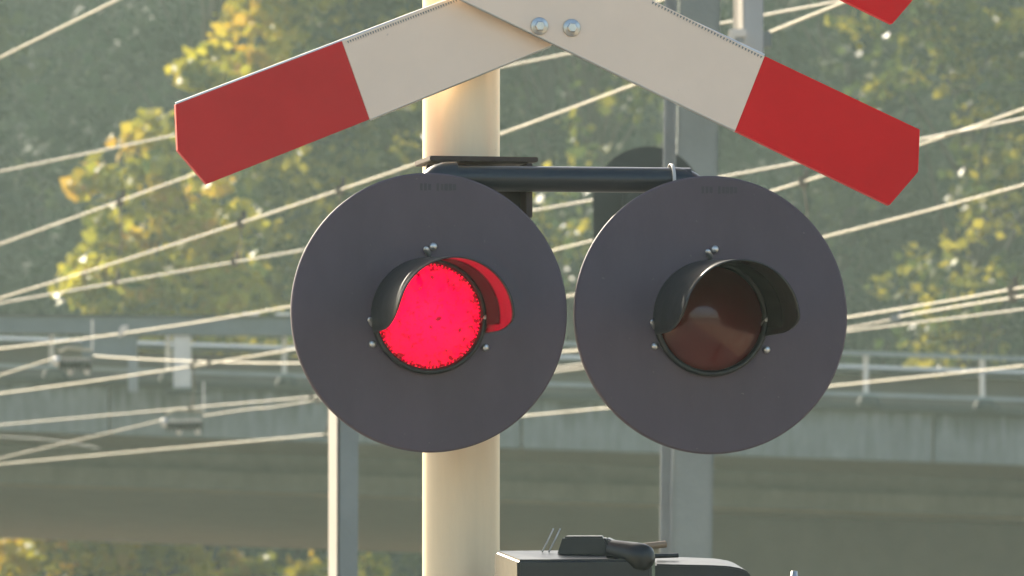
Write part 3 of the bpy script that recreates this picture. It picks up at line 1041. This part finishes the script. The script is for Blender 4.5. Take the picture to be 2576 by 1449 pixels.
part('elbow', elbow(1147, 1081, yl_ - 1, 640), M['gloss'], pole, bevel=0)
part('elbow', elbow(1690, 1750, yr_ + 7, 640), M['gloss'], pole, bevel=0)
ty = S(1690, 440, -.055)
part('cable_tie', MB().lathe(S(1688, 456, -.075), N, AZ, T, [(0.0305, -.003), (0.0325, -.003), (0.0325, .003), (0.0305, .003)], 24, closed=True), M['galv_light'], pole)
# outrigger that holds the signs
part('sign_outrigger', MB().box(S(1290, 40, -0.175), (330 * U, 0.03, 0.05), (T, -N, AZ)), M['galv'], pole)
part('sign_outrigger', MB().box(S(1290, -455, -0.175), (330 * U, 0.03, 0.05), (T, -N, AZ)), M['galv'], pole)


def screw(o, r, h, parent, m=None, n=14):
    mb = MB().lathe(o, T, AZ, N, [(r, 0), (r, h * .55), (r * .72, h), (0, h * 1.02)], n)
    return part('screw', mb, m or M['zinc'], parent)


def warning_light(x, y, lit, label):
    c = S(x, y)
    off = Vector((0, 0, -0.0065)) + T * (-0.002)
    lc = c + off
    t = thing('warning_light', label, 'warning light', tuple(c + Vector((0, 0, -.2545))), 'pair of crossing lights')
    disc = part('backboard', MB().lathe(c, T, AZ, N, [(0.098, 0.0), (0.2515, 0.0), (0.2545, -0.003), (0.2545, -0.013), (0.2505, -0.013), (0.2500, -0.005), (0.098, -0.005)], 200, closed=True, smooth=False), M['disc'], t)
    # faint maker's print near the upper rim
    mk = MB()
    g_ = random.Random(3)
    for i in range(9):
        if i == 3:
            continue
        q = c + T * ((-40 + 10.6 * i - (x - 1081) * 0 + 18) * U) + AZ * ((786 - 470) * U) + N * 0.0006
        mk.box(q, (g_.uniform(6, 9) * U, 0.0004, g_.uniform(15, 20) * U), (T, -N, AZ))
    part('maker_print', mk, M['print'], disc)
    part('housing', MB().lathe(lc, T, AZ, N, [(0.118, -.006), (0.118, -.07), (0.09, -.125), (0.0, -.13)], 48), M['hood'], t)
    ring = part('lens_ring', MB().lathe(lc, T, AZ, N, [(0.1065, 0.0005), (0.1065, 0.012), (0.1035, 0.016), (0.0975, 0.014), (0.0955, 0.002)], 72), M['hood'], t)
    prof = []
    for i in range(15):
        r = 0.097 * (1 - i / 14)
        prof.append((r, 0.002 + 0.022 * (1 - (r / 0.097) ** 2)))
    part('lens', MB().lathe(lc, T, AZ, N, prof, 72), M['lens_lit'] if lit else M['lens_dark'], t, label='glowing red lens' if lit else 'dark unlit red lens')
    # hood: flared, drooping, open below, with rounded lower corners
    L, th0, th1 = 0.283, R(-17), R(197)
    nth, nw = 72, 14
    vs, fs = [], []
    for side in (0, 1):
        for i in range(nth + 1):
            th = th0 + (th1 - th0) * i / nth
            e = min(1.0, (th - th0) / R(20), (th1 - th) / R(34))
            ln = 0.016 + (L - 0.016) * math.sqrt(max(0.0, 1 - (1 - e) ** 2))
            for j in range(nw + 1):
                w = ln * j / nw
                f = w / L
                rr = 0.1068 - 0.0005 * f - (0.0024 if side else 0)
                vs.append(lc + T * (math.cos(th) * rr) + AZ * (math.sin(th) * rr - 0.0145 * f) + N * (0.002 + w))
    st = (nth + 1) * (nw + 1)
    for side in (0, 1):
        for i in range(nth):
            for j in range(nw):
                a = side * st + i * (nw + 1) + j
                fs.append((a, a + 1, a + nw + 2, a + nw + 1))
    for i in range(nth):                                # lip
        a = i * (nw + 1) + nw
        fs.append((a, a + nw + 1, st + a + nw + 1, st + a))
    for i in (0, nth):
        for j in range(nw):
            a = i * (nw + 1) + j
            fs.append((a, a + 1, st + a + 1, st + a))
    hd = part('hood', MB().add(vs, fs, True), M['hood'], t)
    # near-black liner added to paint the unlit root of the hood
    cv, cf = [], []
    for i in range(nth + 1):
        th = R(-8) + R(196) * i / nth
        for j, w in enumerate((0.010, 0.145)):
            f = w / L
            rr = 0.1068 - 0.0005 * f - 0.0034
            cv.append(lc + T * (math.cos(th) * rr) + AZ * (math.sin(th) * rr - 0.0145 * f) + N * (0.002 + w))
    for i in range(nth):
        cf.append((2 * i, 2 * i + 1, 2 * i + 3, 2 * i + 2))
    part('shade_liner', MB().add(cv, cf, True), M['hood_shade'], hd, fix=False)
    for (dx, dy, r) in ((11, 175, .0072), (-141, -72, .0068), (142, -78, .0068)):
        screw(lc + T * (dx * U / math.cos(YAW)) + AZ * (dy * U), r, 0.007, t)
    for (dx, dy) in ((-8, 165), (-148, -14), (139, -6)):
        o = lc + T * (dx * U / math.cos(YAW)) + AZ * (dy * U) + N * 0.012
        mb = MB().lathe(o, T, AZ, (N * .6 + AZ * .4 + T * (-.35 if dx < 0 else .2)).normalized(), [(0.0055, -.012), (0.0055, 0.002), (0.004, 0.005), (0, 0.006)], 12)
        part('hood_screw', mb, M['zinc'], t)
    if lit:
        M['lens_lit'].node_tree.nodes['from_centre'].inputs[1].default_value = tuple(lc)
        bd_ = MB()
        for i in range(84):
            w = 2 * math.pi * i / 84
            o = lc + T * (math.cos(w) * .0935) + AZ * (math.sin(w) * .0935) + N * 0.0045
            bd_.lathe(o, T, AZ, N, [(0.0026, -.002), (0.0022, .001), (0, .0024)], 6)
        part('lens_beads', bd_, M['red_glass'], t)
    return t


warning_light(1081, 786, True, 'lit red crossing light on a round black board, left of the pair')
warning_light(1789.5, 792, False, 'unlit crossing light on a round black board, right of the pair')


def sign_arm(parent, lbl, white, red, w, depth, rims, teeth, redm='red'):
    arm = part('arm', MB().prism([S(*q, w - 0.002) for q in white[0] + red[0]], -N * depth) if False else MB().prism([S(*q, w) for q in white], -N * depth), M['white'], parent, bevel=0.0008, seg=1)
    if lbl:
        arm['label'] = lbl
    for rd_ in red:
        part('red_end', MB().prism([S(*q, w) for q in rd_], -N * depth), M[redm], arm, bevel=0.0008, seg=1)
    rm = MB()
    for a, b in rims:
        rm.tube([S(*a, w - 0.0035), S(*b, w - 0.0035)], 0.0034, 8)
    part('edge_trim', rm, M['alu'], arm)
    if teeth:
        for (a, b, n) in teeth:
            tm = MB()
            A, B = Vector((a[0], a[1])), Vector((b[0], b[1]))
            d = (B - A) / n
            nn = Vector((-d.y, d.x)).normalized()
            for i in range(n):
                p = A + d * (i + .2)
                q = A + d * (i + .75)
                tm.prism([S(p.x, p.y, w + .0012), S(q.x, q.y, w + .0012), S((p.x + q.x) / 2 + nn.x * 7, (p.y + q.y) / 2 + nn.y * 7, w + .0012)], -N * 0.001)
            o = part('serrated_film_shade', tm, M['mast'], arm)  # dark teeth: dotted shadows of the film's sawtooth edge, put in as colour
            o['kind'] = 'stuff'
    return arm


# lower chevron sign; the right arm lies over the left one
chev = thing('chevron_sign', 'lower red and white crossing sign, two arms spread like a roof', 'crossing sign', tuple(S(1403, 300, -.13)))
sign_arm(chev, 'left arm with a reddish brown worn end',
         [(860, 102), (930, 300), (1395, 111), (1480, 60), (1420, -110), (1330, -80)],
         [[(442, 262), (447, 378), (520, 463), (929.5, 300.2), (859.5, 102.2)]], -0.150, 0.020,
         [((442, 262), (1400, -103)), ((931, 299), (1385, 114))],
         [((872, 104), (1150, -3), 44)], 'red_worn')
sign_arm(chev, 'right arm lying on top of the left one',
         [(1924, 141), (1850, 328), (1165, 0), (960, -98), (1010, -285), (1130, -255)],
         [[(2314, 326), (2310, 432), (2238, 516), (1850.5, 328.2), (1924.5, 141.2)]], -0.120, 0.022,
         [((1010, -288), (1922, 140)), ((960, -98), (1849, 328))],
         [((1640, 3), (1920, 143), 36)])
for bx_, by_ in ((1357, 66), (1438, 70)):
    c = S(bx_, by_, -0.119)
    b_ = part('bolt', MB().lathe(c, T, AZ, N, [(0.0098, .002), (0.0098, .0095), (0.008, .0105), (0, .0105)], 6, smooth=False), M['zinc'], chev)
    part('washer', MB().lathe(c, T, AZ, N, [(0.0162, 0), (0.0162, .002), (0.0155, .0026), (0, .0026)], 28), M['zinc'], b_)

# upper crossbuck, mostly above the frame: only one red end reaches in
up = thing('crossbuck_sign', 'upper red and white cross sign, one red end showing at the top', 'crossing sign', tuple(S(1410, -300, -.13)))
sh = lambda pts, dy, dx=7: [(a + dx, b + dy) for a, b in pts]
wr = [(1924, 141), (1850, 328), (882, -135), (956, -322)]
rr_ = [[(2314, 326), (2310, 432), (2238, 516), (1850.5, 328.2), (1924.5, 141.2)],
       [(882.5, -134.8), (956.5, -321.8), (568, -509), (496, -426), (492, -320)]]
sign_arm(up, None, sh(wr, -456), [sh(q, -456) for q in rr_], -0.120, 0.022, [], None)
wl = [(860, 102), (930, 300), (1946, -96), (1876, -294)]
rl_ = [[(442, 262), (447, 378), (520, 463), (929.5, 300.2), (859.5, 102.2)], [(1946.5, -96.2), (1876.5, -294.2), (2286, -457), (2359, -372), (2364, -256)]]
sign_arm(up, None, sh(wl, -476, 0), [sh(q, -476, 0) for q in rl_], -0.150, 0.020, [], None)

# black equipment housing in front of the post, cut by the lower border
hb = thing('equipment_housing', 'glossy black equipment housing at the foot of the picture', 'housing', tuple(P(1560, 1700, 18.0)))


def lid_box(fl, fr, br, bl, drop, bev):
    top = [fl, fr, br, bl]
    bot = [p - AZ * drop for p in top]
    return MB().hexa(bot + top)


A_ = P(1302, 1408, 17.78)
B_ = P(1640, 1406, 17.84)
C_ = P(1628, 1383, 18.06)
D_ = P(1244, 1385, 17.98)
part('left_case', lid_box(A_, B_, C_, D_, 0.24, 0), M['case'], hb, bevel=0.005, seg=3)
# right case with a round shoulder
prof = [(1648, 1419), (1700, 1420), (1790, 1422), (1832, 1424), (1866, 1430), (1884, 1439), (1891, 1456), (1893, 1800), (1648, 1800)]
fr_ = [P(a, b, 17.88) for a, b in prof]
bk_ = [P(a - 30 if a > 1700 else a, b - 19, 18.1) for a, b in prof]
n_ = len(prof)
mb = MB().add(fr_ + bk_, [tuple(range(n_)), tuple(range(2 * n_ - 1, n_ - 1, -1))] + [((i + 1) % n_, i, n_ + i, n_ + (i + 1) % n_) for i in range(n_)])
part('right_case', mb, M['case'], hb, bevel=0.003, seg=2)
# domed joint between the cases
oc = P(1572, 1391, 17.86)
axd = Vector((0.80, -0.58, -0.22)).normalized()
s1 = axd.cross(AZ).normalized()
s2 = s1.cross(axd)
part('joint_cap', MB().lathe(oc, s1, s2, axd, [(0.018, -0.03), (0.024, 0.022), (0.025, 0.036), (0.022, 0.050), (0.014, 0.058), (0.0, 0.061)], 32), M['case'], hb)
# hooded socket on the lid
k0 = [P(1400, 1398, 17.92), P(1545, 1398, 17.92), P(1560, 1392, 18.0), P(1412, 1392, 18.0)]
k1 = [P(1416, 1349, 17.92), P(1520, 1349, 17.92), P(1522, 1347, 18.0), P(1424, 1347, 18.0)]
part('socket', MB().hexa(k0 + k1), M['hood'], hb, bevel=0.004)
part('socket_flank', MB().hexa([P(1548, 1402, 17.90), P(1592, 1404, 17.90), P(1592, 1396, 18.0), P(1562, 1392, 18.0), P(1523, 1352, 17.93), P(1552, 1364, 17.92), P(1556, 1362, 18.0), P(1530, 1350, 18.0)]), M['gloss'], hb, bevel=0.003)
for dx in (0, 17):
    part('lid_wire', MB().tube([P(1364 + dx, 1388, 17.95), P(1376 + dx, 1364, 17.97), P(1392 + dx, 1330, 18.0)], 0.0016, 6), M['zinc'], hb)
part('cable_gland', MB().tube([P(1618, 1375, 18.0), P(1674, 1369, 18.02)], 0.0065, 14), M['tan'], hb)
part('cable_stub', MB().tube([P(1646, 1399, 17.99), P(1706, 1397, 18.0)], 0.0042, 12), M['hood'], hb)
part('stay', MB().box(P(1420, 1690, 18.08), (0.2, 0.26, 0.05), (T, -N, AZ)), M['galv'], hb)
# bolt head of a neighbouring fitting at the lower border
bo = P(1998, 1462, 17.95)
bt = thing('eye_bolt', 'small metal bolt end poking up at the lower border', 'bolt', tuple(bo - AZ * 1.2))
part('rod', MB().tube([Vector((bo.x, bo.y, 0.02)), bo], 0.007, 12), M['galv'], bt)
part('nut', MB().lathe(bo, AX, AY, AZ, [(0.009, 0), (0.009, .008), (0.006, .010), (0.006, .018), (0, .019)], 12), M['zinc'], bt)

# ------------------------------------------------------------------ hazy autumn air
hz = MB().box((0, 90, 18.0), (640, 560, 38.0))
ho = part('haze', hz, None, None)
hm = bpy.data.materials.new('haze_air')
hm.use_nodes = True
t = hm.node_tree
t.nodes.clear()
o_ = t.nodes.new('ShaderNodeOutputMaterial')
pv = t.nodes.new('ShaderNodeVolumePrincipled')
pv.inputs['Color'].default_value = (0.76, 0.98, 0.88, 1)
pv.inputs['Density'].default_value = 0.00052
pv.inputs['Anisotropy'].default_value = 0.35
t.links.new(pv.outputs[0], o_.inputs['Volume'])
ho.data.materials.append(hm)
ho['kind'] = 'stuff'
ho['label'] = 'pale morning haze filling the air'
